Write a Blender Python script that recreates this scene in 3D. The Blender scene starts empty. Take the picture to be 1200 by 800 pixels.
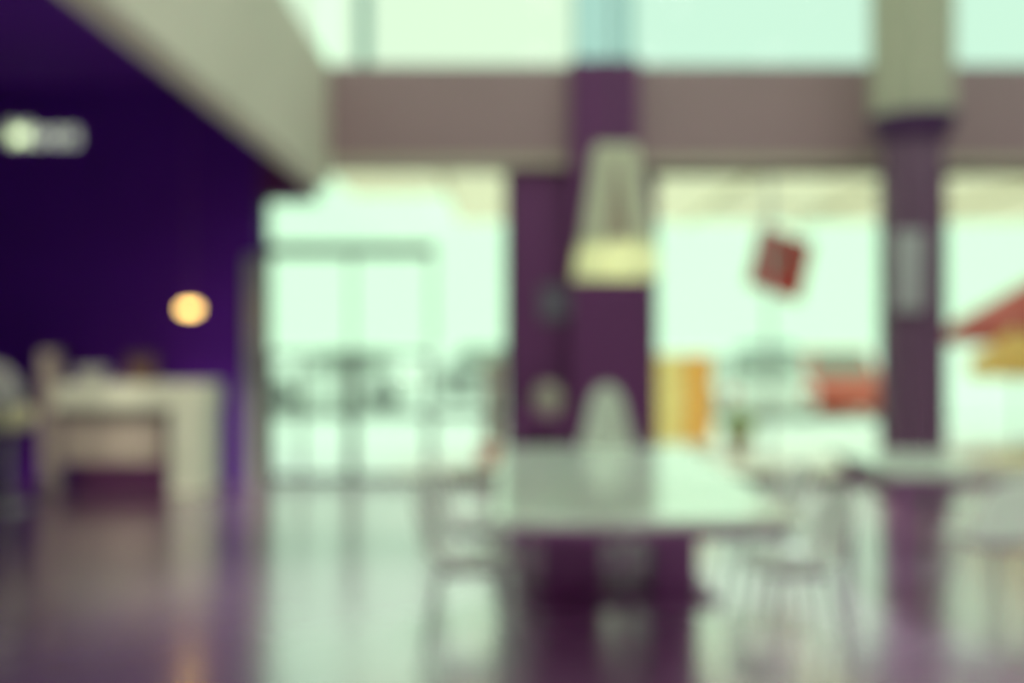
import bpy, bmesh, math, random
from mathutils import Vector, Matrix
R = math.radians
random.seed(7)
scene = bpy.context.scene
C = scene.collection

# ------------------------------------------------------------------ camera, sky, exposure
cam_d = bpy.data.cameras.new('camera'); cam = bpy.data.objects.new('camera', cam_d); C.objects.link(cam)
cam.location = (0, 0, 1.5); cam.rotation_euler = (R(90), 0, 0)
cam_d.lens = 35; cam_d.sensor_width = 36; cam_d.clip_start = 0.05; cam_d.clip_end = 600
cam_d.dof.use_dof = True; cam_d.dof.focus_distance = 0.6; cam_d.dof.aperture_fstop = 1.75
scene.camera = cam
w = bpy.data.worlds.new('sky'); scene.world = w; w.use_nodes = True
bg = w.node_tree.nodes['Background']
bg.inputs[0].default_value = (0.66, 1.0, 0.69, 1); bg.inputs[1].default_value = 1.43
sun_d = bpy.data.lights.new('sun', 'SUN'); sun_d.energy = 2.2; sun_d.angle = R(8); sun_d.color = (0.80, 1.0, 0.84)
sun = bpy.data.objects.new('sun', sun_d); C.objects.link(sun); sun.location = (6, 30, 30)
sun.rotation_euler = Vector((-0.10, -0.64, -0.76)).to_track_quat('-Z', 'Y').to_euler()
vs = scene.view_settings
vs.view_transform = 'Standard'; vs.look = 'None'; vs.gamma = 1; vs.use_curve_mapping = False; vs.exposure = 0.0
try: scene.cycles.use_denoising = True
except Exception: pass

# ------------------------------------------------------------------ helpers
def mat(name, col, rough=0.5, metal=0.0, var=0.08, scale=6.0, bump=0.0, ior=1.5, emit=None, estr=0.0, trans=0.0, coat=0.0, cior=1.5):
    m = bpy.data.materials.new(name); m.use_nodes = True
    nt = m.node_tree; b = nt.nodes['Principled BSDF']
    tc = nt.nodes.new('ShaderNodeTexCoord'); nz = nt.nodes.new('ShaderNodeTexNoise')
    nz.inputs['Scale'].default_value = scale; nz.inputs['Detail'].default_value = 4
    nt.links.new(tc.outputs['Object'], nz.inputs['Vector'])
    mx = nt.nodes.new('ShaderNodeMix'); mx.data_type = 'RGBA'
    a = [max(0, c*(1-var)) for c in col]; z = [min(1, c*(1+var)) for c in col]
    mx.inputs[6].default_value = (*a, 1); mx.inputs[7].default_value = (*z, 1)
    nt.links.new(nz.outputs['Fac'], mx.inputs[0]); nt.links.new(mx.outputs[2], b.inputs['Base Color'])
    b.inputs['Roughness'].default_value = rough; b.inputs['Metallic'].default_value = metal; b.inputs['IOR'].default_value = ior
    b.inputs['Coat Weight'].default_value = coat; b.inputs['Coat Roughness'].default_value = min(rough, 0.2); b.inputs['Coat IOR'].default_value = cior
    if bump:
        bp = nt.nodes.new('ShaderNodeBump'); bp.inputs['Strength'].default_value = bump; bp.inputs['Distance'].default_value = 0.01
        nt.links.new(nz.outputs['Fac'], bp.inputs['Height']); nt.links.new(bp.outputs['Normal'], b.inputs['Normal'])
    if emit: b.inputs['Emission Color'].default_value = (*emit, 1); b.inputs['Emission Strength'].default_value = estr
    if trans:
        tl = nt.nodes.new('ShaderNodeBsdfTranslucent'); nt.links.new(mx.outputs[2], tl.inputs['Color'])
        ms = nt.nodes.new('ShaderNodeMixShader'); ms.inputs[0].default_value = trans
        nt.links.new(b.outputs[0], ms.inputs[1]); nt.links.new(tl.outputs[0], ms.inputs[2])
        nt.links.new(ms.outputs[0], nt.nodes['Material Output'].inputs[0])
    return m
def glass(name, tint, refl=0.06):
    m = bpy.data.materials.new(name); m.use_nodes = True; nt = m.node_tree; nt.nodes.clear()
    o = nt.nodes.new('ShaderNodeOutputMaterial'); t = nt.nodes.new('ShaderNodeBsdfTransparent'); g = nt.nodes.new('ShaderNodeBsdfGlossy')
    t.inputs[0].default_value = (*tint, 1); g.inputs['Roughness'].default_value = 0.02
    x = nt.nodes.new('ShaderNodeMixShader'); x.inputs[0].default_value = refl
    nt.links.new(t.outputs[0], x.inputs[1]); nt.links.new(g.outputs[0], x.inputs[2]); nt.links.new(x.outputs[0], o.inputs[0])
    return m
M = {}
M['floor'] = mat('polished_dark_stone', (0.60, 0.27, 0.52), 0.3, 0.45, 0.06, 1.5, ior=2.5, coat=1.0, cior=9.0)
M['dark'] = mat('aubergine_paint', (0.16, 0.028, 0.145), 0.6, 0, 0.1, 2)
M['deep'] = mat('deep_violet_paint', (0.13, 0.006, 0.36), 0.8, 0, 0.1, 2)
M['fascia'] = mat('taupe_plaster', (0.39, 0.24, 0.27), 0.7, 0, 0.06, 2)
M['bulk'] = mat('beige_plaster', (0.66, 0.58, 0.49), 0.7, 0, 0.05, 2)
M['ceil'] = mat('pale_ceiling', (0.62, 0.58, 0.55), 0.8)
M['trim'] = mat('tan_trim', (0.55, 0.45, 0.36), 0.5)
M['frame'] = mat('dark_metal_frame', (0.09, 0.06, 0.08), 0.4, 0.3)
M['steel'] = mat('brushed_steel', (0.55, 0.54, 0.54), 0.45, 0.6)
M['teal'] = mat('teal_metal', (0.25, 0.45, 0.42), 0.4, 0.2)
M['glass'] = glass('clear_glass', (0.95, 0.97, 0.96))
M['glass_teal'] = glass('teal_tinted_glass', (0.82, 0.82, 0.87), 0.003)
M['glass_teal2'] = glass('pale_green_glass', (0.90, 0.84, 0.86), 0.003)
M['glass_teal3'] = glass('dim_teal_glass', (0.70, 0.74, 0.82), 0.003)
M['white'] = mat('white_moulded_plastic', (0.94, 0.95, 0.90), 0.2, trans=0.55)
M['pearl'] = mat('pearl_translucent_plastic', (0.92, 0.96, 0.88), 0.2, trans=0.6)
M['offwhite'] = mat('offwhite_lacquer', (0.80, 0.82, 0.66), 0.35)
M['panel'] = mat('warm_beige_laminate', (0.50, 0.42, 0.36), 0.5)
M['tabletop'] = mat('gloss_grey_laminate', (0.66, 0.70, 0.60), 0.10, 0.0, 0.04, 3, ior=2.0)
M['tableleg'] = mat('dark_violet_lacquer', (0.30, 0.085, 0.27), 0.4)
M['cream'] = mat('cream_render', (0.78, 0.70, 0.50), 0.8, 0, 0.04, 2)
M['canopy'] = glass('cream_tinted_polycarbonate', (0.97, 0.82, 0.77), 0.01)
M['pave'] = mat('pale_paving', (0.74, 0.76, 0.74), 0.8, 0, 0.05, 1)
M['road'] = mat('pale_sunlit_road', (0.70, 0.72, 0.70), 0.8, 0, 0.05, 0.5)
M['kerb'] = mat('grey_kerb', (0.42, 0.40, 0.40), 0.8)
M['collar'] = mat('dark_collar', (0.07, 0.015, 0.09), 0.6)
M['red'] = mat('red_fabric', (0.62, 0.13, 0.11), 0.7, trans=0.5)
M['yfab'] = mat('yellow_fabric', (1.0, 0.78, 0.38), 0.7, trans=0.65)
M['ofab'] = mat('orange_fabric', (1.0, 0.55, 0.13), 0.7, trans=0.65)
M['emblem'] = mat('faded_print', (0.45, 0.36, 0.32), 0.7, trans=0.3)
M['redcar'] = mat('red_paint', (0.75, 0.12, 0.08), 0.25, coat=0.6)
M['orange'] = mat('orange_enamel', (0.95, 0.48, 0.08), 0.4)
M['yellow'] = mat('yellow_enamel', (1.0, 0.75, 0.30), 0.5)
M['blue'] = mat('blue_grey_paint', (0.16, 0.26, 0.34), 0.25, coat=0.6)
M['carwhite'] = mat('white_car_paint', (0.90, 0.90, 0.88), 0.25, coat=0.5)
M['cargrey'] = mat('silver_car_paint', (0.62, 0.64, 0.62), 0.25, 0.2, coat=0.5)
M['carglass'] = mat('dark_car_glass', (0.25, 0.28, 0.26), 0.05, ior=1.8)
M['tyre'] = mat('black_rubber', (0.04, 0.035, 0.04), 0.8)
M['lampglass'] = mat('headlamp_plastic', (0.8, 0.8, 0.75), 0.1)
M['redlamp'] = mat('tail_lamp_plastic', (0.6, 0.03, 0.03), 0.2)
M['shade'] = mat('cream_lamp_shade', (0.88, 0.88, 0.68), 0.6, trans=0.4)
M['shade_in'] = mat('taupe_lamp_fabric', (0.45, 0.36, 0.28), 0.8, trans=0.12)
M['bulb'] = mat('lit_bulb', (1, 1, 0.9), 0.4, emit=(0.95, 1.0, 0.75), estr=6)
M['warm'] = mat('warm_lit_globe', (1, 0.8, 0.4), 0.4, emit=(1.0, 0.62, 0.16), estr=7)
M['sign'] = mat('lit_letter_face', (0.9, 0.95, 0.8), 0.4, emit=(0.72, 0.85, 0.60), estr=0.8)
M['brown'] = mat('brown_paper', (0.14, 0.075, 0.07), 0.8)
M['cushion'] = mat('cream_cushion', (0.80, 0.74, 0.46), 0.8)
M['leaf'] = mat('green_leaf', (0.42, 0.50, 0.16), 0.6)
M['terracotta'] = mat('terracotta', (0.45, 0.24, 0.16), 0.8)
M['plaque'] = mat('slate_plaque', (0.20, 0.17, 0.23), 0.4)
M['colbeige'] = mat('fluted_beige_plaster', (0.50, 0.46, 0.36), 0.6)
M['coldark'] = mat('fluted_dark_cladding', (0.17, 0.08, 0.15), 0.35)

def add_box(bm, x0, x1, y0, y1, z0, z1, bev=0.0):
    r = bmesh.ops.create_cube(bm, size=1.0, matrix=Matrix.Translation(((x0+x1)/2, (y0+y1)/2, (z0+z1)/2)) @ Matrix.Diagonal((abs(x1-x0), abs(y1-y0), abs(z1-z0), 1)))
    if bev:
        es = {e for v in r['verts'] for e in v.link_edges}
        bmesh.ops.bevel(bm, geom=list(es), offset=bev, segments=2, affect='EDGES', profile=0.5)
def add_frustum(bm, bot, top, bev=0.0):
    vs_ = [bm.verts.new(p) for p in bot] + [bm.verts.new(p) for p in top]; n = len(bot)
    bm.faces.new(vs_[:n][::-1]); bm.faces.new(vs_[n:])
    for i in range(n): bm.faces.new((vs_[i], vs_[(i+1) % n], vs_[n+(i+1) % n], vs_[n+i]))
    if bev:
        es = {e for v in vs_ for e in v.link_edges}
        bmesh.ops.bevel(bm, geom=list(es), offset=bev, segments=2, affect='EDGES', profile=0.5)
def add_tube(bm, pts, r, seg=10, r2=None):
    pts = [Vector(p) for p in pts]; rings = []
    for i, p in enumerate(pts):
        d = (pts[min(i+1, len(pts)-1)] - pts[max(i-1, 0)]).normalized()
        up = Vector((0, 0, 1)) if abs(d.z) < 0.95 else Vector((1, 0, 0))
        a = d.cross(up).normalized(); b = d.cross(a)
        rr = r if r2 is None else r + (r2-r)*i/(len(pts)-1)
        rings.append([bm.verts.new(p + (a*math.cos(t) + b*math.sin(t))*rr) for t in [2*math.pi*k/seg for k in range(seg)]])
    for q, s in zip(rings, rings[1:]):
        for k in range(seg): bm.faces.new((q[k], q[(k+1) % seg], s[(k+1) % seg], s[k]))
    bm.faces.new(rings[0][::-1]); bm.faces.new(rings[-1])
def add_lathe(bm, prof, c=(0, 0, 0), seg=28):
    rings = []
    for r, z in prof:
        if r < 1e-5: rings.append([bm.verts.new((c[0], c[1], c[2]+z))])
        else: rings.append([bm.verts.new((c[0]+r*math.cos(2*math.pi*k/seg), c[1]+r*math.sin(2*math.pi*k/seg), c[2]+z)) for k in range(seg)])
    for q, s in zip(rings, rings[1:]):
        for k in range(seg):
            a, b = q[k % len(q)], q[(k+1) % len(q)]; d, e = s[k % len(s)], s[(k+1) % len(s)]
            f = []
            for v in (a, b, e, d):
                if v not in f: f.append(v)
            if len(f) > 2: bm.faces.new(f)
def obj(name, bm, m, parent=None, smooth=False):
    bmesh.ops.recalc_face_normals(bm, faces=bm.faces)
    me = bpy.data.meshes.new(name); bm.to_mesh(me); bm.free(); me.materials.append(M[m])
    if smooth:
        for p in me.polygons: p.use_smooth = True
        try: me.set_sharp_from_angle(angle=R(40))
        except Exception: pass
    o = bpy.data.objects.new(name, me); C.objects.link(o)
    if parent: o.parent = parent
    return o
def box(name, m, x0, x1, y0, y1, z0, z1, parent=None, bev=0.0):
    bm = bmesh.new(); add_box(bm, x0, x1, y0, y1, z0, z1, bev); return obj(name, bm, m, parent)
def tag(o, label, cat=None, group=None, kind=None):
    o['label'] = label
    if cat: o['category'] = cat
    if group: o['group'] = group
    if kind: o['kind'] = kind
    return o
def thing(name, label, cat=None, loc=(0, 0, 0), rz=0, group=None, kind=None):
    o = bpy.data.objects.new(name, None); C.objects.link(o); o.location = loc; o.rotation_euler = (0, 0, rz)
    o.empty_display_size = 0.1
    return tag(o, label, cat, group, kind)
def copy_tree(o, parent=None):
    c = o.copy(); C.objects.link(c); c.parent = parent
    for ch in list(o.children): copy_tree(ch, c)
    return c
def struct(name, m, dims, label, bev=0.0):
    return tag(box(name, m, *dims, bev=bev), label, name.split('_')[0], kind='structure')

# ------------------------------------------------------------------ the setting
D = 10.48; S = D/1167.0
def X(px, d=D): return (px-600)*d/1167.0
def Z(py, d=D): return 1.5+(400-py)*d/1167.0
ZB, ZT, ZR = 3.32, 4.38, 7.2          # beam underside, beam top / clerestory sill, roof
XB = -1.9                             # bulkhead face
struct('floor', 'floor', (-8.2, 7.8, -4.2, D+0.32, -0.1, 0), 'polished dark mauve floor mirroring the bright doors and windows')
rf = thing('ceiling', 'pale high roof with added unseen skylights that brighten the interior', 'ceiling', kind='structure')
sky_x = [XB+0.2, 0.45, 2.75, 5.05, 7.35]
box('roof_edge', 'ceil', XB-0.2, 7.8, -4.2, -3.6, ZR, ZR+0.2, rf); box('roof_edge', 'ceil', XB-0.2, 7.8, D-0.5, D+0.3, ZR, ZR+0.2, rf)
for i, u in enumerate(sky_x):
    hw_ = 0.4 if i in (0, 4) else 0.15
    box('roof_beam', 'ceil', u-hw_, u+hw_, -3.6, D-0.5, ZR, ZR+0.2, rf)
for u, v in zip(sky_x, sky_x[1:]): box('fill_skylight_pane', 'glass', u+0.15, v-0.15, -3.6, D-0.5, ZR+0.08, ZR+0.1, rf)  # roof openings added out of view to let more daylight in
tag(box('ceiling_lower', 'deep', -8.2, XB-0.2, -4.2, D+0.3, 4.2, 4.4), 'dark violet lower ceiling over the counter area', 'ceiling', kind='structure')
struct('wall_left', 'deep', (-8.2, -8.0, -4.0, D, 0, 4.2), 'dark violet side wall of the counter area')
struct('wall_right', 'dark', (7.6, 7.8, -4.0, D, 0, ZT), 'aubergine side wall past the second shop window')
struct('wall_rear', 'dark', (-8.2, 7.8, -4.2, -4.0, 0, ZT), 'aubergine wall behind the seating area')
# back wall: one wall of several solid pieces between the openings
wb = thing('wall_back', 'dark violet and aubergine end wall pierced by glass doors and shop windows', 'wall', kind='structure')
box('wall_section', 'deep', -8.0, X(303), D, D+0.3, 0, 4.2, wb)
box('wall_section', 'dark', X(303), XB-0.2, D, D+0.3, Z(233), 4.2, wb)
box('wall_section', 'dark', X(597), X(766), D, D+0.3, 0, ZB, wb)
box('wall_section', 'dark', X(1042), X(1108), D, D+0.3, 0, ZB, wb)
box('wall_section', 'dark', 6.7, 7.6, D, D+0.3, 0, ZB, wb)
tag(box('trim_1', 'bulk', XB-0.2, XB, -4.0, D-0.1, 3.1, ZT), 'beige plaster bulkhead running back above the counter area edge', 'bulkhead', kind='structure')
tag(box('trim_2', 'fascia', XB-0.2, 7.6, D-0.1, D+0.3, ZB, ZT), 'taupe plaster beam between the clerestory and the openings', 'beam', kind='structure')
tag(box('trim_3', 'trim', XB, 7.6, D-0.13, D-0.1, ZB, ZB+0.1), 'thin tan strip along the lower edge of the taupe beam', 'trim', kind='structure')

# fill lights added under the roof beams, out of view, to lift the interior
def add_fill_light(x, y):
    t = thing('fill_light', 'added fill light under a roof beam, out of view', 'lamp', (x, y, ZR), group='added fill lights under the roof beams')
    box('housing', 'steel', -0.14, 0.14, -0.8, 0.8, -0.07, 0, t); box('diffuser', 'fill_glow', -0.12, 0.12, -0.78, 0.78, -0.085, -0.07, t)
M['fill_glow'] = mat('fill_diffuser', (1, 1, 1), 0.5, emit=(1.0, 0.90, 0.88), estr=16)
for u in sky_x[1:4]:
    for v in (-2.0, 1.5, 5.0): add_fill_light(u, v)
# clerestory windows
def clerestory(name, label, axis, at, a0, a1, mull, panes):
    t = thing(name, label, 'window', kind='structure')
    def bx(n, m, u0, u1, z0, z1, th):
        if axis == 'x': return box(n, m, u0, u1, at-th, at+th, z0, z1, t)
        return box(n, m, at-th, at+th, u0, u1, z0, z1, t)
    for (u0, u1, g) in panes: bx('pane', g, u0, u1, ZT, ZR, 0.008)
    for (u, wd) in mull: bx('mullion', 'teal', u-wd/2, u+wd/2, ZT, ZR, 0.05)
    bx('sill', 'fascia', a0, a1, ZT-0.02, ZT+0.02, 0.09)
    return t
xs = [X(405), X(672), X(745), X(1035), X(1115), 7.6]
clerestory('window_1', 'high clerestory of pale green and teal glass above the taupe beam', 'x', D+0.1, XB, 7.6,
           [(X(425), 0.12), (X(676), 0.05), (X(708), 0.04), (X(738), 0.06), (X(1040), 0.08), (X(1110), 0.08)],
           [(XB, xs[1], 'glass_teal2'), (xs[1], xs[2], 'glass_teal3'), (xs[2], xs[3], 'glass_teal'), (xs[3], 7.6, 'glass_teal')])
ly = [-4.0, -1.1, 1.8, 4.7, 7.6, D]
clerestory('window_2', 'high side clerestory above the beige bulkhead', 'y', XB-0.1, -4.0, D, [(v, 0.08) for v in ly[1:-1]],
           [(ly[i], ly[i+1], 'glass_teal2') for i in range(5)])
clerestory('window_3', 'high side clerestory above the aubergine side wall', 'y', 7.7, -4.0, D, [(v, 0.08) for v in ly[1:-1]],
           [(ly[i], ly[i+1], 'glass_teal') for i in range(5)])
rx = [XB, 0.5, 2.9, 5.3, 7.6]
clerestory('window_4', 'high clerestory behind the seating area', 'x', -4.1, XB, 7.6, [(v, 0.08) for v in rx[1:-1]],
           [(rx[i], rx[i+1], 'glass_teal2') for i in range(4)])

# glass entrance doors
dr = thing('door_1', 'bright glazed double entrance doors with transom and tall sidelight', 'door', (0, 0, 0), kind='structure')
dx0, dx1, dx2, dx3 = X(306), X(410), X(507), X(597)
zh = Z(291)                                                     # door head bar
fy0, fy1 = D+0.08, D+0.16
box('jamb', 'steel', X(288), dx0+0.02, D-0.04, D+0.2, 0, Z(300), dr)
box('jamb', 'frame', dx0, dx0+0.05, fy0, fy1, 0, Z(233), dr)
box('jamb', 'frame', dx3-0.05, dx3, fy0, fy1, 0, ZB, dr)
box('mullion', 'frame', dx2-0.01, dx2+0.01, fy0, fy1, 0, zh+0.05, dr)
box('head_bar', 'frame', dx0, dx2, fy0-0.03, fy1+0.03, zh-0.065, zh+0.05, dr)
box('transom_pane', 'glass', dx0+0.05, XB-0.2, D+0.115, D+0.125, zh+0.05, Z(233), dr)
box('transom_pane', 'glass', XB-0.2, dx2, D+0.115, D+0.125, zh+0.05, ZB, dr)
box('sidelight_pane', 'glass', dx2, dx3-0.05, D+0.115, D+0.125, 0.1, ZB, dr)
box('bottom_rail', 'frame', dx2, dx3-0.05, fy0, fy1, 0, 0.1, dr)
box('glazing_bar', 'frame', dx2, dx3-0.05, fy0, fy1, 0.70, 0.77, dr)
def leaf(a, b, hx):
    l = thing('door_leaf', 'glazed door leaf'); l.parent = dr; del l['label']
    box('stile', 'frame', a, a+0.014, fy0, fy1, 0.02, zh-0.05, l); box('stile', 'frame', b-0.014, b, fy0, fy1, 0.02, zh-0.05, l)
    box('rail', 'frame', a, b, fy0, fy1, 0.02, 0.08, l); box('rail', 'frame', a, b, fy0, fy1, 0.71, 0.76, l); box('rail', 'frame', a, b, fy0, fy1, 1.33, 1.38, l)
    box('glazing_bar', 'frame', a, a+0.045, fy0, fy1, 0.08, 1.33, l); box('glazing_bar', 'frame', b-0.045, b, fy0, fy1, 0.08, 1.33, l)
    box('pane', 'glass', a+0.022, b-0.022, D+0.115, D+0.125, 0.1, zh-0.05, l)
    bm = bmesh.new(); add_tube(bm, [(hx, D+0.03, 0.85), (hx, D+0.03, 1.25)], 0.015); add_tube(bm, [(hx, D+0.03, 0.9), (hx, D+0.1, 0.9)], 0.01); add_tube(bm, [(hx, D+0.03, 1.2), (hx, D+0.1, 1.2)], 0.01)
    obj('pull_handle', bm, 'steel', l)
leaf(dx0+0.05, dx1, dx1-0.1); box('glazing_bar', 'frame', X(349)-0.02, X(349)+0.02, fy0, fy1, 0.08, 1.33, dr); leaf(dx1, dx2-0.03, dx1+0.1)

# shop windows
def shop_window(name, label, a, b, bars):
    t = thing(name, label, 'window', kind='structure')
    us = [a]+bars+[b]
    box('frame_post', 'frame', a, a+0.05, fy0, fy1, 0, ZB, t); box('frame_post', 'frame', b-0.05, b, fy0, fy1, 0, ZB, t)
    box('bottom_rail', 'frame', a, b, fy0-0.03, fy1, 0, 0.09, t); box('top_rail', 'frame', a, b, fy0, fy1, ZB-0.06, ZB, t)
    for u in bars: box('glazing_bar', 'steel', u-0.015, u+0.015, fy0, fy1, 0.09, ZB-0.06, t)
    for u, v in zip(us, us[1:]): box('pane', 'glass', u, v, D+0.115, D+0.125, 0.09, ZB-0.06, t)
shop_window('window_5', 'wide floor-length shop window between the aubergine wall and fluted column', X(766), X(1042), [X(905)])
shop_window('window_6', 'floor-length shop window beyond the fluted column with red and yellow outside', X(1108), 6.7, [])

# outside ground and canopy
struct('floor_outside', 'pave', (-40, 45, D+0.32, 19, -0.12, -0.02), 'pale pavement outside the doors')
tag(box('trim_4', 'kerb', -40, 45, 19, 19.3, -0.12, 0.0), 'dark grey kerb between pavement and road', 'kerb', kind='structure')
tag(box('road', 'road', -150, 160, 19.3, 300, -0.2, -0.1), 'pale over-bright road beyond the pavement', 'road', kind='structure')
cn = thing('canopy', 'cream entrance canopy projecting outside above doors and windows', 'canopy')
def canopy_slab(a, b, d1):
    box('soffit', 'canopy', a, b, D+0.31, d1, ZB+0.02, ZB+0.06, cn)
canopy_slab(XB-0.1, X(507), 12.6); canopy_slab(X(507)+0.01, 9.0, 15.4)
for u in (-0.75, 0.95, 2.65, 4.35, 6.05): box('joist', 'cream', u-0.025, u+0.025, D+0.31, 15.3 if u > -0.7 else 12.6, ZB-0.06, ZB+0.02, cn)

box('tie_rod', 'frame', 2.65, 4.35, 13.18, 13.22, ZB-0.06, ZB-0.03, cn)
# ------------------------------------------------------------------ columns
def fluted(bm, cx, cy, r, z0, z1, n, amp):
    seg = n*6; ring = []
    for z in (z0, z1):
        ring.append([bm.verts.new((cx+(r-amp*(0.5-0.5*math.cos(n*2*math.pi*k/seg)))*math.cos(2*math.pi*k/seg), cy+(r-amp*(0.5-0.5*math.cos(n*2*math.pi*k/seg)))*math.sin(2*math.pi*k/seg), z)) for k in range(seg)])
    for k in range(seg): bm.faces.new((ring[0][k], ring[0][(k+1) % seg], ring[1][(k+1) % seg], ring[1][k]))
    bm.faces.new(ring[0][::-1]); bm.faces.new(ring[1])
dcol = 9.6; cx = X(1070, dcol)
cl = thing('column', 'tall fluted column with dark lower shaft and wider beige upper shaft', 'column', (cx, dcol, 0))
bm = bmesh.new(); fluted(bm, 0, 0, 0.285, 0.12, 3.62, 9, 0.05); obj('lower_shaft', bm, 'coldark', cl)
bm = bmesh.new(); fluted(bm, 0, 0, 0.39, 3.62, ZR, 9, 0.08); obj('upper_shaft', bm, 'colbeige', cl)
bm = bmesh.new(); add_lathe(bm, [(0, 0), (0.36, 0), (0.36, 0.08), (0.31, 0.12), (0, 0.12)]); obj('base', bm, 'coldark', cl)
bm = bmesh.new(); add_lathe(bm, [(0, 3.42), (0.30, 3.42), (0.40, 3.6), (0.40, 3.66), (0, 3.66)]); obj('collar', bm, 'collar', cl)
bm = bmesh.new(); add_box(bm, -0.29, -0.02, -0.335, -0.29, Z(365, dcol), Z(275, dcol), 0.01); lp = obj('notice_panel', bm, 'steel', cl)
pl = thing('pilaster', 'dark aubergine pilaster rising over the taupe beam behind the lamp', 'pilaster', (0, 0, 0))
box('shaft', 'dark', X(667), X(744), D-0.3, D-0.101, 0, ZT, pl)
for px in (676, 706, 736): box('rib', 'dark', X(px)-0.04, X(px)+0.04, D-0.36, D-0.301, 0, ZT, pl)

# ------------------------------------------------------------------ communal table
def make_table(name, label, x0, x1, y0, y1, h=0.75):
    t = thing(name, label, 'table', ((x0+x1)/2, (y0+y1)/2, 0)); hw, hl = (x1-x0)/2, (y1-y0)/2
    box('tabletop', 'tabletop', -hw, hw, -hl, hl, h-0.045, h, t, 0.006)
    return t, hw, hl
tb, hw, hl = make_table('communal_table', 'long glossy grey communal table under the cream pendant lamp', -0.08, 1.25, 4.22, 7.15)
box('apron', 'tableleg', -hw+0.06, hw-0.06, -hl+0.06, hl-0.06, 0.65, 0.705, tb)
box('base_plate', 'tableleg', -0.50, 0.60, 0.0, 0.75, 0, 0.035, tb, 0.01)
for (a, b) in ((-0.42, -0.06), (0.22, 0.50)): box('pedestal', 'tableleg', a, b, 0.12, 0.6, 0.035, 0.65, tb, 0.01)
bm = bmesh.new(); add_tube(bm, [(0.07, 0.1, 0.035), (0.07, 0.1, 0.65)], 0.03); obj('strut', bm, 'steel', tb, True)
bm = bmesh.new(); add_tube(bm, [(-0.52, 0.2, 0.035), (-0.52, 0.2, 0.65)], 0.03); obj('strut', bm, 'steel', tb, True)

# moulded shell chairs
def shell_mesh(prof, halfw, curl, th=0.012, n=9):
    bm = bmesh.new(); rows = []
    for (y, z), hwid, cu in zip(prof, halfw, curl):
        rows.append([bm.verts.new((hwid*s, y + cu[0]*abs(s)**2.4, z + cu[1]*abs(s)**2.4)) for s in [-1+2*k/(n-1) for k in range(n)]])
    for a, b in zip(rows, rows[1:]):
        for k in range(n-1): bm.faces.new((a[k], a[k+1], b[k+1], b[k]))
    bmesh.ops.recalc_face_normals(bm, faces=bm.faces)
    bmesh.ops.solidify(bm, geom=list(bm.faces), thickness=th)
    return bm
def make_chair(label):
    t = thing('shell_chair', label, 'chair')
    prof = [(0.24, 0.435), (0.2, 0.45), (0.08, 0.44), (-0.06, 0.43), (-0.15, 0.445), (-0.205, 0.5), (-0.225, 0.58), (-0.24, 0.68), (-0.25, 0.76), (-0.255, 0.80)]
    hwid = [0.19, 0.215, 0.225, 0.23, 0.235, 0.24, 0.24, 0.225, 0.19, 0.13]
    curl = [(0, 0), (0, 0.005), (0, 0.02), (0.0, 0.04), (0.02, 0.07), (0.06, 0.07), (0.09, 0.04), (0.08, 0.01), (0.05, -0.01), (0.02, -0.02)]
    o = obj('shell', shell_mesh(prof, hwid, curl), 'white', t, True); sm = o.modifiers.new('smooth', 'SUBSURF'); sm.levels = 1; sm.render_levels = 1
    for sx in (-1, 1):
        for (yt, yb) in ((0.13, 0.2), (-0.12, -0.2)):
            bm = bmesh.new(); add_tube(bm, [(sx*0.12, yt, 0.425), (sx*0.2, yb, 0.0)], 0.012, 8, 0.009); obj('leg', bm, 'steel', t, True)
    bm = bmesh.new(); add_box(bm, -0.13, 0.13, -0.13, 0.14, 0.405, 0.425, 0.004); obj('seat_frame', bm, 'tableleg', t)
    return t
ch0 = make_chair('white moulded shell chair tucked at the communal table beside the entrance doors')
def place(o, x, y, rz, label=None, group=None):
    o.location = (x, y, 0); o.rotation_euler = (0, 0, rz)
    if label: o['label'] = label
    if 'group' in o.keys(): del o['group']
    if group: o['group'] = group
place(ch0, -0.22, 4.78, R(-90), 'white moulded shell chair tucked under the free end of the communal table, door side')
place(copy_tree(ch0), -0.24, 5.75, R(-90), 'white moulded shell chair beside the communal table pedestal, door side')
place(copy_tree(ch0), 1.36, 4.75, R(90), 'white moulded shell chair at the free end of the communal table, shop window side')
place(copy_tree(ch0), 1.45, 5.75, R(90), 'white moulded shell chair beside the communal table pedestal, shop window side')
place(copy_tree(ch0), 2.60, 5.36, R(14), 'white moulded shell chair with its back turned, pulled to the side table by the column')

# high backed chair at the head of the table
hb = thing('high_back_chair', 'white high-backed moulded chair at the far head of the communal table', 'chair', (0.72, 7.5, 0), R(176))
prof = [(0.26, 0.42), (0.2, 0.45), (0.05, 0.44), (-0.12, 0.44), (-0.2, 0.52), (-0.24, 0.66), (-0.27, 0.82), (-0.29, 0.94), (-0.30, 1.04), (-0.295, 1.13), (-0.28, 1.17)]
hwid = [0.2, 0.25, 0.27, 0.28, 0.26, 0.22, 0.18, 0.16, 0.14, 0.10, 0.04]
curl = [(0, 0), (0, 0.01), (0, 0.05), (0.02, 0.1), (0.06, 0.1), (0.1, 0.06), (0.1, 0.02), (0.09, 0), (0.07, 0), (0.04, -0.01), (0.01, -0.01)]
o = obj('shell', shell_mesh(prof, hwid, curl, 0.02), 'pearl', hb, True); sm = o.modifiers.new('smooth', 'SUBSURF'); sm.levels = 1; sm.render_levels = 1
bm = bmesh.new(); add_lathe(bm, [(0, 0), (0.25, 0), (0.24, 0.015), (0.05, 0.04), (0.03, 0.1), (0.03, 0.4), (0.08, 0.43), (0, 0.43)]); obj('pedestal_base', bm, 'steel', hb, True)

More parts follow.
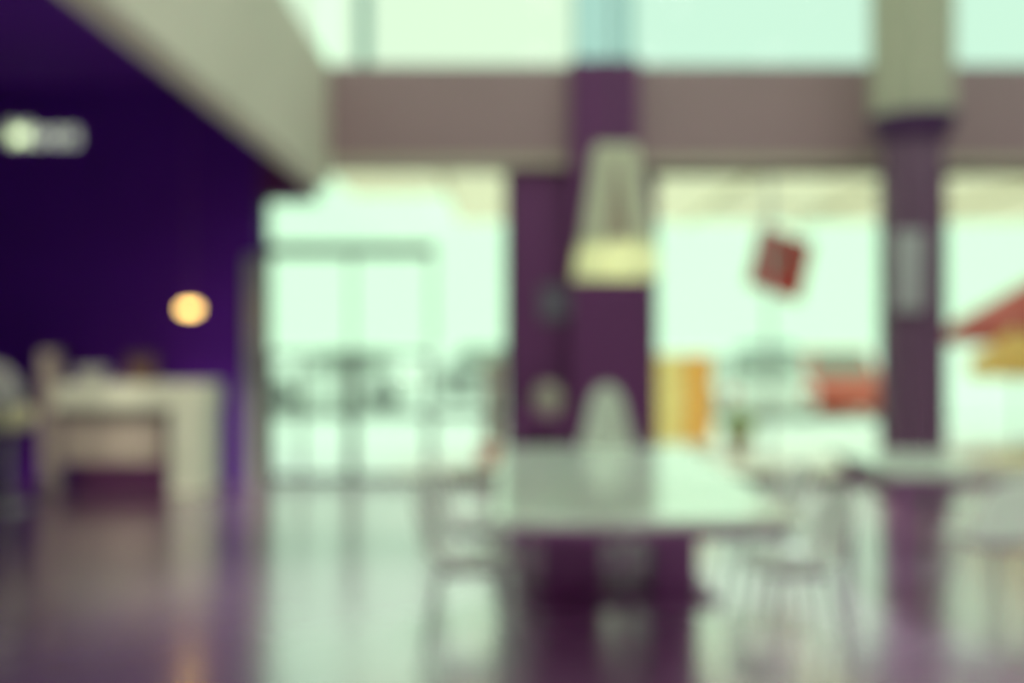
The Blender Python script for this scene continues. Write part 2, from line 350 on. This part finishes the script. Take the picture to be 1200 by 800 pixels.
# side table by the column
st, hw2, hl2 = make_table('side_table', 'glossy grey rectangular table in front of the fluted column', 2.2, 3.75, 5.8, 6.9)
box('apron', 'tableleg', -hw2+0.06, hw2-0.06, -hl2+0.06, hl2-0.06, 0.64, 0.705, st)
for sx in (-1, 1):
    for sy in (-1, 1): box('leg', 'tableleg', sx*(hw2-0.1)-0.03, sx*(hw2-0.1)+0.03, sy*(hl2-0.1)-0.03, sy*(hl2-0.1)+0.03, 0, 0.64, st)

# ------------------------------------------------------------------ pendant lamp over the table
pdn = thing('pendant_lamp', 'large cream tapered pendant lamp hanging over the communal table', 'lamp', (0.575, 5.6, 1.86))
zb, zt, rb, rt = 0.0, 0.72, 0.225, 0.115
def sq(r, z): return [(-r, -r, z), (r, -r, z), (r, r, z), (-r, r, z)]
bm = bmesh.new()
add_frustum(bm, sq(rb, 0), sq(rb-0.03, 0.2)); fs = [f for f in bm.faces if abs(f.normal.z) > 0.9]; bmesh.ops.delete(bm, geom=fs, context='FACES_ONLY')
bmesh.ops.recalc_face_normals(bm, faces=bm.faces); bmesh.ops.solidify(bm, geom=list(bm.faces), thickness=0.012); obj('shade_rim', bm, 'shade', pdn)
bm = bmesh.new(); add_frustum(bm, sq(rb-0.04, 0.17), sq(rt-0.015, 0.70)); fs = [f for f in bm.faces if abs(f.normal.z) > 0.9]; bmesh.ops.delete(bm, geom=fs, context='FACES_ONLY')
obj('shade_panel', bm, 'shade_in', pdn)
for sx in (-1, 1):
    for sy in (-1, 1):
        bm = bmesh.new(); a, b = rb-0.03, rt
        k = 0.115
        add_frustum(bm, [(sx*a, sy*a, 0.16), (sx*(a-k), sy*a, 0.16), (sx*(a-k), sy*(a-k), 0.16), (sx*a, sy*(a-k), 0.16)], [(sx*b, sy*b, 0.70), (sx*(b-k), sy*b, 0.70), (sx*(b-k), sy*(b-k), 0.70), (sx*b, sy*(b-k), 0.70)])
        obj('corner_rib', bm, 'shade', pdn)
box('cap', 'shade', -rt, rt, -rt, rt, 0.70, 0.73, pdn, 0.005)
bm = bmesh.new(); add_tube(bm, [(0, 0, 0.73), (0, 0, ZR-1.86)], 0.006, 6); obj('cord', bm, 'frame', pdn)
bm = bmesh.new(); add_lathe(bm, [(0, 0.06), (0.03, 0.07), (0.05, 0.11), (0.03, 0.16), (0.02, 0.2), (0, 0.2)]); obj('bulb', bm, 'bulb', pdn, True)
pld = bpy.data.lights.new('pendant_light', 'POINT'); pld.energy = 9; pld.color = (0.92, 1, 0.80); pld.shadow_soft_size = 0.05
plo = bpy.data.objects.new('pendant_light', pld); C.objects.link(plo); plo.parent = pdn; plo.location = (0, 0, 0.09)

# ------------------------------------------------------------------ counter area
dc = 9.7
ct = thing('service_counter', 'tall white-framed service counter with recessed beige front panel', 'counter', (X(150, dc), dc, 0))
ox = X(150, dc)
def cxr(px): return X(px, dc)-ox
ztop, zbar = Z(450, dc), Z(479, dc)
box('countertop', 'offwhite', cxr(62), cxr(240), 0, 0.62, zbar, ztop, ct, 0.015)
box('side_panel', 'offwhite', cxr(198), cxr(238), 0.01, 0.60, 0, zbar, ct, 0.01)
box('front_panel', 'panel', cxr(66), cxr(184), 0.14, 0.18, 0.30, zbar, ct)
box('back_panel', 'tableleg', cxr(66), cxr(198), 0.5, 0.54, 0.0, zbar, ct)
cp = thing('counter_post', 'slim beige post standing at the end of the service counter', 'post', (X(54, dc), dc, 0))
box('shaft', 'panel', -0.065, 0.06, 0.0, 0.2, 0.02, Z(412, dc), cp, 0.01); box('foot', 'panel', -0.075, 0.06, -0.01, 0.21, 0, 0.02, cp)
# things on the counter
bm = bmesh.new(); add_lathe(bm, [(0, 0), (0.09, 0), (0.14, 0.06), (0.16, 0.15), (0.15, 0.15), (0.12, 0.06), (0, 0.02)])
o = obj('serving_bowl', bm, 'white', None, True); o.location = (X(97, dc), dc+0.2, ztop); tag(o, 'white bowl on the service counter near its post', 'bowl')
bm = bmesh.new(); add_frustum(bm, [(-.13, -.08, 0), (.13, -.08, 0), (.13, .08, 0), (-.13, .08, 0)], [(-.12, -.07, .28), (.12, -.07, .28), (.12, .07, .28), (-.12, .07, .28)])
o = obj('paper_bag', bm, 'brown'); o.location = (X(152, dc), dc+0.3, ztop); tag(o, 'dim brown paper bag standing on the service counter', 'bag')
# bar chair at the counter's end
bs = thing('bar_chair', 'white-backed bar chair with a cream cushion beside the service counter post', 'chair', (X(8, 9.0), 9.0, 0), R(-25))
bm = bmesh.new(); add_lathe(bm, [(0, 0), (0.22, 0), (0.21, 0.02), (0.04, 0.05), (0.03, 0.1), (0.03, 0.72), (0, 0.72)]); obj('pedestal_base', bm, 'steel', bs, True)
bm = bmesh.new(); add_lathe(bm, [(0, 0.72), (0.18, 0.72), (0.23, 0.77), (0.23, 0.86), (0.19, 0.92), (0, 0.93)]); obj('cushion', bm, 'cushion', bs, True)
prof = [(-0.2, 0.86), (-0.23, 1.0), (-0.25, 1.15), (-0.26, 1.28), (-0.26, 1.34)]
o = obj('backrest', shell_mesh(prof, [0.2, 0.25, 0.26, 0.22, 0.12], [(0.16, 0), (0.2, 0), (0.18, 0), (0.12, -0.02), (0.04, -0.02)], 0.02), 'white', bs, True)
o.modifiers.new('smooth', 'SUBSURF')

# warm little hanging lamp
hl_ = thing('hanging_lamp', 'small warm amber lamp glowing on a cord over the counter area', 'lamp', (X(222, 9.5), 9.5, Z(362, 9.5)))
bm = bmesh.new(); add_lathe(bm, [(0, -0.045), (0.05, -0.04), (0.085, -0.015), (0.085, 0.015), (0.05, 0.04), (0, 0.045)]); obj('globe', bm, 'warm', hl_, True)
bm = bmesh.new(); add_lathe(bm, [(0, 0.043), (0.045, 0.043), (0.02, 0.09), (0, 0.09)]); obj('cap', bm, 'tableleg', hl_, True)
bm = bmesh.new(); add_tube(bm, [(0, 0, 0.09), (0, 0, 4.2-hl_.location.z)], 0.005, 6); obj('cord', bm, 'tableleg', hl_)

# lit sign on the dark wall
sg = thing('wall_sign', 'lit mint lettering sign high on the dark violet wall', 'sign', (X(57), D, Z(158)))
box('backing', 'deep', -0.46, 0.46, -0.05, 0, -0.2, 0.2, sg)
cur = -0.38
for chx, sz in (('M', 0.32), ('o', 0.34), ('o', 0.34), ('s', 0.34)):
    cu = bpy.data.curves.new('letter', 'FONT'); cu.body = chx; cu.size = sz; cu.extrude = 0.012; cu.offset = 0.003
    tmp = bpy.data.objects.new('letter_tmp', cu); C.objects.link(tmp)
    bpy.context.view_layer.update()
    me = bpy.data.meshes.new_from_object(tmp); bpy.data.objects.remove(tmp)
    wmax = max(v.co.x for v in me.vertices); wmin = min(v.co.x for v in me.vertices)
    for v in me.vertices: v.co.x -= wmin
    me.materials.clear(); me.materials.append(M['sign'])
    lo = bpy.data.objects.new('letter', me); C.objects.link(lo); lo.parent = sg
    lo.rotation_euler = (R(90), 0, 0); lo.location = (cur, -0.062, -0.11)
    cur += wmax-wmin+0.02

# console, box and plaque on the aubergine wall
cs = thing('console_table', 'low dark console against the aubergine wall', 'console', (0.28, D-0.4, 0))
box('top', 'tableleg', -0.28, 0.28, -0.05, 0.25, 0.68, 0.74, cs, 0.005)
for sx in (-1, 1):
    for yy in (-0.02, 0.2): box('leg', 'tableleg', sx*0.25-0.02, sx*0.25+0.02, yy-0.02, yy+0.02, 0, 0.68, cs)
bm = bmesh.new(); add_lathe(bm, [(0, 0), (0.09, 0), (0.15, 0.1), (0.15, 0.2), (0.10, 0.3), (0.07, 0.33), (0.06, 0.33), (0.06, 0.3), (0, 0.28)])
o = obj('clay_vase', bm, 'panel', None, True); o.location = (X(641), D-0.3, 0.74); tag(o, 'dim beige clay vase on the dark console', 'vase')
wp = thing('wall_plaque', 'faint slate plaque on the aubergine wall below the pendant lamp', 'plaque', (X(650), D, Z(355)))
box('panel', 'plaque', -0.14, 0.16, -0.03, 0, -0.17, 0.17, wp); box('frame', 'frame', -0.17, 0.19, -0.02, 0, -0.2, 0.2, wp)

# ------------------------------------------------------------------ outside things
def car(name, label, paint, x, y, rz, L=4.3, W=1.78, H=1.45):
    t = thing(name, label, 'car', (x, y, -0.1), rz); z0 = 0.2; zw = H*0.62
    bm = bmesh.new()
    side = [(-L/2, z0+0.1), (-L/2+0.1, z0), (L/2-0.1, z0), (L/2, z0+0.15), (L/2-0.03, zw*0.75), (L/2-0.35, zw*0.9), (L*0.2, zw), (-L*0.42, zw), (-L/2+0.02, zw*0.9)]
    add_frustum(bm, [(p[0], -W/2, p[1]) for p in side], [(p[0], W/2, p[1]) for p in side], 0.05); obj('body', bm, paint, t)
    cb = [(-L*0.42, -W*0.46, zw-0.03), (L*0.2, -W*0.46, zw-0.03), (L*0.2, W*0.46, zw-0.03), (-L*0.42, W*0.46, zw-0.03)]
    ctp = [(-L*0.30, -W*0.37, H), (L*0.06, -W*0.37, H), (L*0.06, W*0.37, H), (-L*0.30, W*0.37, H)]
    bm = bmesh.new(); add_frustum(bm, cb, ctp, 0.03); obj('cabin', bm, paint, t)
    for i in range(4):
        q = [Vector(cb[i]), Vector(cb[(i+1) % 4]), Vector(ctp[(i+1) % 4]), Vector(ctp[i])]
        nrm = (q[1]-q[0]).cross(q[3]-q[0]).normalized(); cc = sum(q, Vector())/4
        spans = ((0.06, 0.48), (0.53, 0.94)) if i in (0, 2) else ((0.08, 0.92),)
        for (u0, u1) in spans:
            def P(u, v): return q[0].lerp(q[1], u).lerp(q[3].lerp(q[2], u), v)
            pts = [P(u0, 0.14), P(u1, 0.14), P(u1, 0.86), P(u0, 0.86)]
            bm = bmesh.new(); add_frustum(bm, [p-nrm*0.01 for p in pts], [p+nrm*0.012 for p in pts]); obj('window', bm, 'carglass', t)
    for sx in (-0.32, 0.32):
        for sy in (-1, 1):
            bm = bmesh.new(); add_tube(bm, [(L*sx, sy*(W/2-0.2), 0.32), (L*sx, sy*(W/2+0.01), 0.32)], 0.32, 20); wh = obj('wheel', bm, 'tyre', t)
            bm = bmesh.new(); add_tube(bm, [(L*sx, sy*(W/2), 0.32), (L*sx, sy*(W/2+0.02), 0.32)], 0.19, 16); obj('hubcap', bm, 'steel', wh)
    for sy in (-1, 1):
        box('headlamp', 'lampglass', L/2-0.12, L/2+0.01, sy*W*0.36-0.16, sy*W*0.36+0.16, zw*0.62, zw*0.76, t, 0.01)
        box('tail_lamp', 'redlamp', -L/2-0.01, -L/2+0.1, sy*W*0.40-0.1, sy*W*0.40+0.1, zw*0.62, zw*0.85, t, 0.01)
    return t
car('parked_car', 'white hatchback parked across the road outside the entrance doors', 'carwhite', X(395, 25), 25, R(180), 3.9, 1.75, 1.42)
car('parked_car', 'silver car parked outside beyond the door sidelight', 'cargrey', X(590, 29), 29, R(0), 3.9, 1.75, 1.46)
car('parked_car', 'white car parked outside between the orange box and red car', 'carwhite', X(872, 21), 21, R(90), 4.2, 1.8, 1.35)
car('parked_car', 'blue-grey car far across the road behind the white car', 'blue', X(880, 34), 34, R(180), 4.3, 1.8, 1.5)
car('parked_car', 'red car parked outside near the fluted column', 'redcar', X(968, 22), 22, R(84), 4.0, 1.62, 1.42)

kb = thing('banner_stand', 'orange and yellow fabric banner stand on the pavement outside the shop window', 'banner', (X(800, 14), 14, -0.02))
def cloth(name, m, x0, x1, z0, z1, n=10):
    bm = bmesh.new(); f = []
    for k in range(n+1):
        x = x0+(x1-x0)*k/n; y = 0.012*math.sin(k*1.3)
        f.append((bm.verts.new((x, y, z0)), bm.verts.new((x, y, z1))))
    for a, b in zip(f, f[1:]): bm.faces.new((a[0], b[0], b[1], a[1]))
    bmesh.ops.solidify(bm, geom=list(bm.faces), thickness=0.003); obj(name, bm, m, kb, True)
cloth('yellow_cloth', 'yfab', -0.42, 0.02, 0.08, 1.34); cloth('orange_cloth', 'ofab', 0.03, 0.40, 0.08, 1.34)
for u in (-0.43, 0.025, 0.41):
    bm = bmesh.new(); add_tube(bm, [(u, 0, 0.03), (u, 0, 1.36)], 0.01, 8); obj('pole', bm, 'steel', kb)
box('base', 'kerb', -0.45, 0.43, -0.15, 0.15, 0, 0.03, kb)
# tilted red banner hung from the canopy
bn = thing('hanging_banner', 'tilted dull red banner hanging from the canopy outside', 'banner', (X(915, 13.2), 13.2, Z(310, 13.2)))
bn.rotation_euler = (0, R(16), R(20))
box('cloth', 'red', -0.44, 0.42, -0.008, 0.008, -0.40, 0.42, bn, 0.005)
box('emblem', 'emblem', -0.12, 0.18, -0.016, -0.009, -0.02, 0.18, bn)
for u in (-0.3, 0.28):
    bm = bmesh.new(); add_tube(bm, [(u, 0, 0.34), (u*0.95, 0, (ZB-0.066-bn.location.z+u*0.95*math.sin(R(16)))/math.cos(R(16)))], 0.008, 6); obj('hanging_wire', bm, 'frame', bn)
# potted bush
pb = thing('potted_bush', 'small yellow-green bush in a terracotta pot on the pavement outside', 'plant', (X(866, 13.2), 13.2, -0.02))
bm = bmesh.new(); add_lathe(bm, [(0, 0), (0.11, 0), (0.16, 0.22), (0.16, 0.25), (0.13, 0.25), (0.12, 0.2), (0, 0.2)]); obj('pot', bm, 'terracotta', pb, True)
bm = bmesh.new()
for i in range(420):
    v = Vector((random.gauss(0, 1), random.gauss(0, 1), random.gauss(0, 1))).normalized()*random.uniform(0.1, 0.24)
    p = Vector((0, 0, 0.42))+Vector((v.x, v.y, v.z*0.8)); a = Vector((random.gauss(0, 1), random.gauss(0, 1), random.gauss(0, 1))).normalized(); b = a.orthogonal().normalized()
    bm.faces.new([bm.verts.new(p+a*0.05), bm.verts.new(p+b*0.018), bm.verts.new(p-a*0.05), bm.verts.new(p-b*0.018)])
o = obj('foliage', bm, 'leaf', pb); o['kind'] = 'stuff'
bm = bmesh.new(); add_tube(bm, [(0, 0, 0.2), (0, 0, 0.45)], 0.015, 6); obj('stem', bm, 'terracotta', pb)
# beige post beyond the sidelight
bp_ = thing('gate_post', 'beige square post on the pavement outside the door sidelight', 'post', (X(578, 13), 13, -0.02))
box('shaft', 'panel', -0.12, 0.12, -0.12, 0.12, 0, 1.2, bp_, 0.01); box('cap', 'cream', -0.15, 0.15, -0.15, 0.15, 1.2, 1.26, bp_, 0.01)
bm = bmesh.new(); add_lathe(bm, [(0, 0), (0.1, 0), (0.13, 0.2), (0.13, 0.24), (0.1, 0.24), (0, 0.2)])
o = obj('red_pot', bm, 'redcar', None, True); o.location = (X(572, 12.3), 12.3, -0.02); tag(o, 'small red pot on the pavement in front of the beige post', 'pot')
# parasols seen through the second window
def parasol(name, label, m, x, y, r, zt, drop):
    t = thing(name, label, 'parasol', (x, y, -0.02)); n = 8
    ap = None
    for k in range(n):
        a, b = 2*math.pi*k/n, 2*math.pi*(k+1)/n
        p = [Vector((0, 0, zt)), Vector((r*math.cos(a), r*math.sin(a), zt-drop)), Vector((r*math.cos(b), r*math.sin(b), zt-drop))]
        dn = Vector((0, 0, -0.015)); bm = bmesh.new(); add_frustum(bm, [q+dn for q in p], p)
        mid = [p[1], p[2], p[2]+Vector((0, 0, -0.22)), p[1]+Vector((0, 0, -0.22))]; nn = (p[1]+p[2]); nn.z = 0; nn = nn.normalized()*0.01
        add_frustum(bm, [q-nn for q in mid], [q for q in mid]); obj('canopy_panel', bm, m, t)
        bm = bmesh.new(); add_tube(bm, [(0, 0, zt-0.03), (r*math.cos(a)*0.98, r*math.sin(a)*0.98, zt-drop-0.02)], 0.01, 6); obj('rib', bm, 'steel', t)
    bm = bmesh.new(); add_tube(bm, [(0, 0, 0.05), (0, 0, zt+0.06)], 0.025, 10); obj('pole', bm, 'steel', t)
    bm = bmesh.new(); add_lathe(bm, [(0, 0), (0.3, 0), (0.28, 0.05), (0.05, 0.08), (0, 0.08)]); obj('base', bm, 'kerb', t)
parasol('parasol', 'red parasol on the pavement beyond the fluted column', 'red', X(1225, 14.5), 14.5, 1.5, 2.55, 0.85)
parasol('parasol', 'smaller yellow parasol in front of the red one outside', 'yfab', X(1192, 13.0), 13.0, 0.62, 1.7, 0.42)

# spotlights added on the lower ceiling, out of view, to brighten the counter
def add_fill_spot(x, y, tx, ty, tz, e):
    t = thing('fill_spotlight', 'small added spotlight, out of view, brightening the counter', 'lamp', (x, y, 4.2), group='added fill spotlights over the counter area')
    bm = bmesh.new(); add_tube(bm, [(0, 0, 0), (0, 0, -0.12)], 0.02, 8); obj('stem', bm, 'frame', t)
    d = (Vector((tx, ty, tz))-Vector((x, y, 4.0))).normalized(); c = Vector((0, 0, -0.16))
    bm = bmesh.new(); add_tube(bm, [c-d*0.08, c+d*0.1], 0.05, 14, 0.065); obj('can', bm, 'frame', t)
    ld = bpy.data.lights.new('spot', 'SPOT'); ld.energy = e; ld.color = (1.0, 0.95, 0.75); ld.spot_size = R(24); ld.spot_blend = 0.8; ld.shadow_soft_size = 0.05
    lo = bpy.data.objects.new('spot', ld); C.objects.link(lo); lo.parent = t; lo.location = c+d*0.13
    lo.rotation_euler = d.to_track_quat('-Z', 'Y').to_euler()
add_fill_spot(-3.0, 6.9, -3.25, 9.7, 0.85, 380); add_fill_spot(-4.2, 6.9, -4.3, 9.6, 0.95, 330)
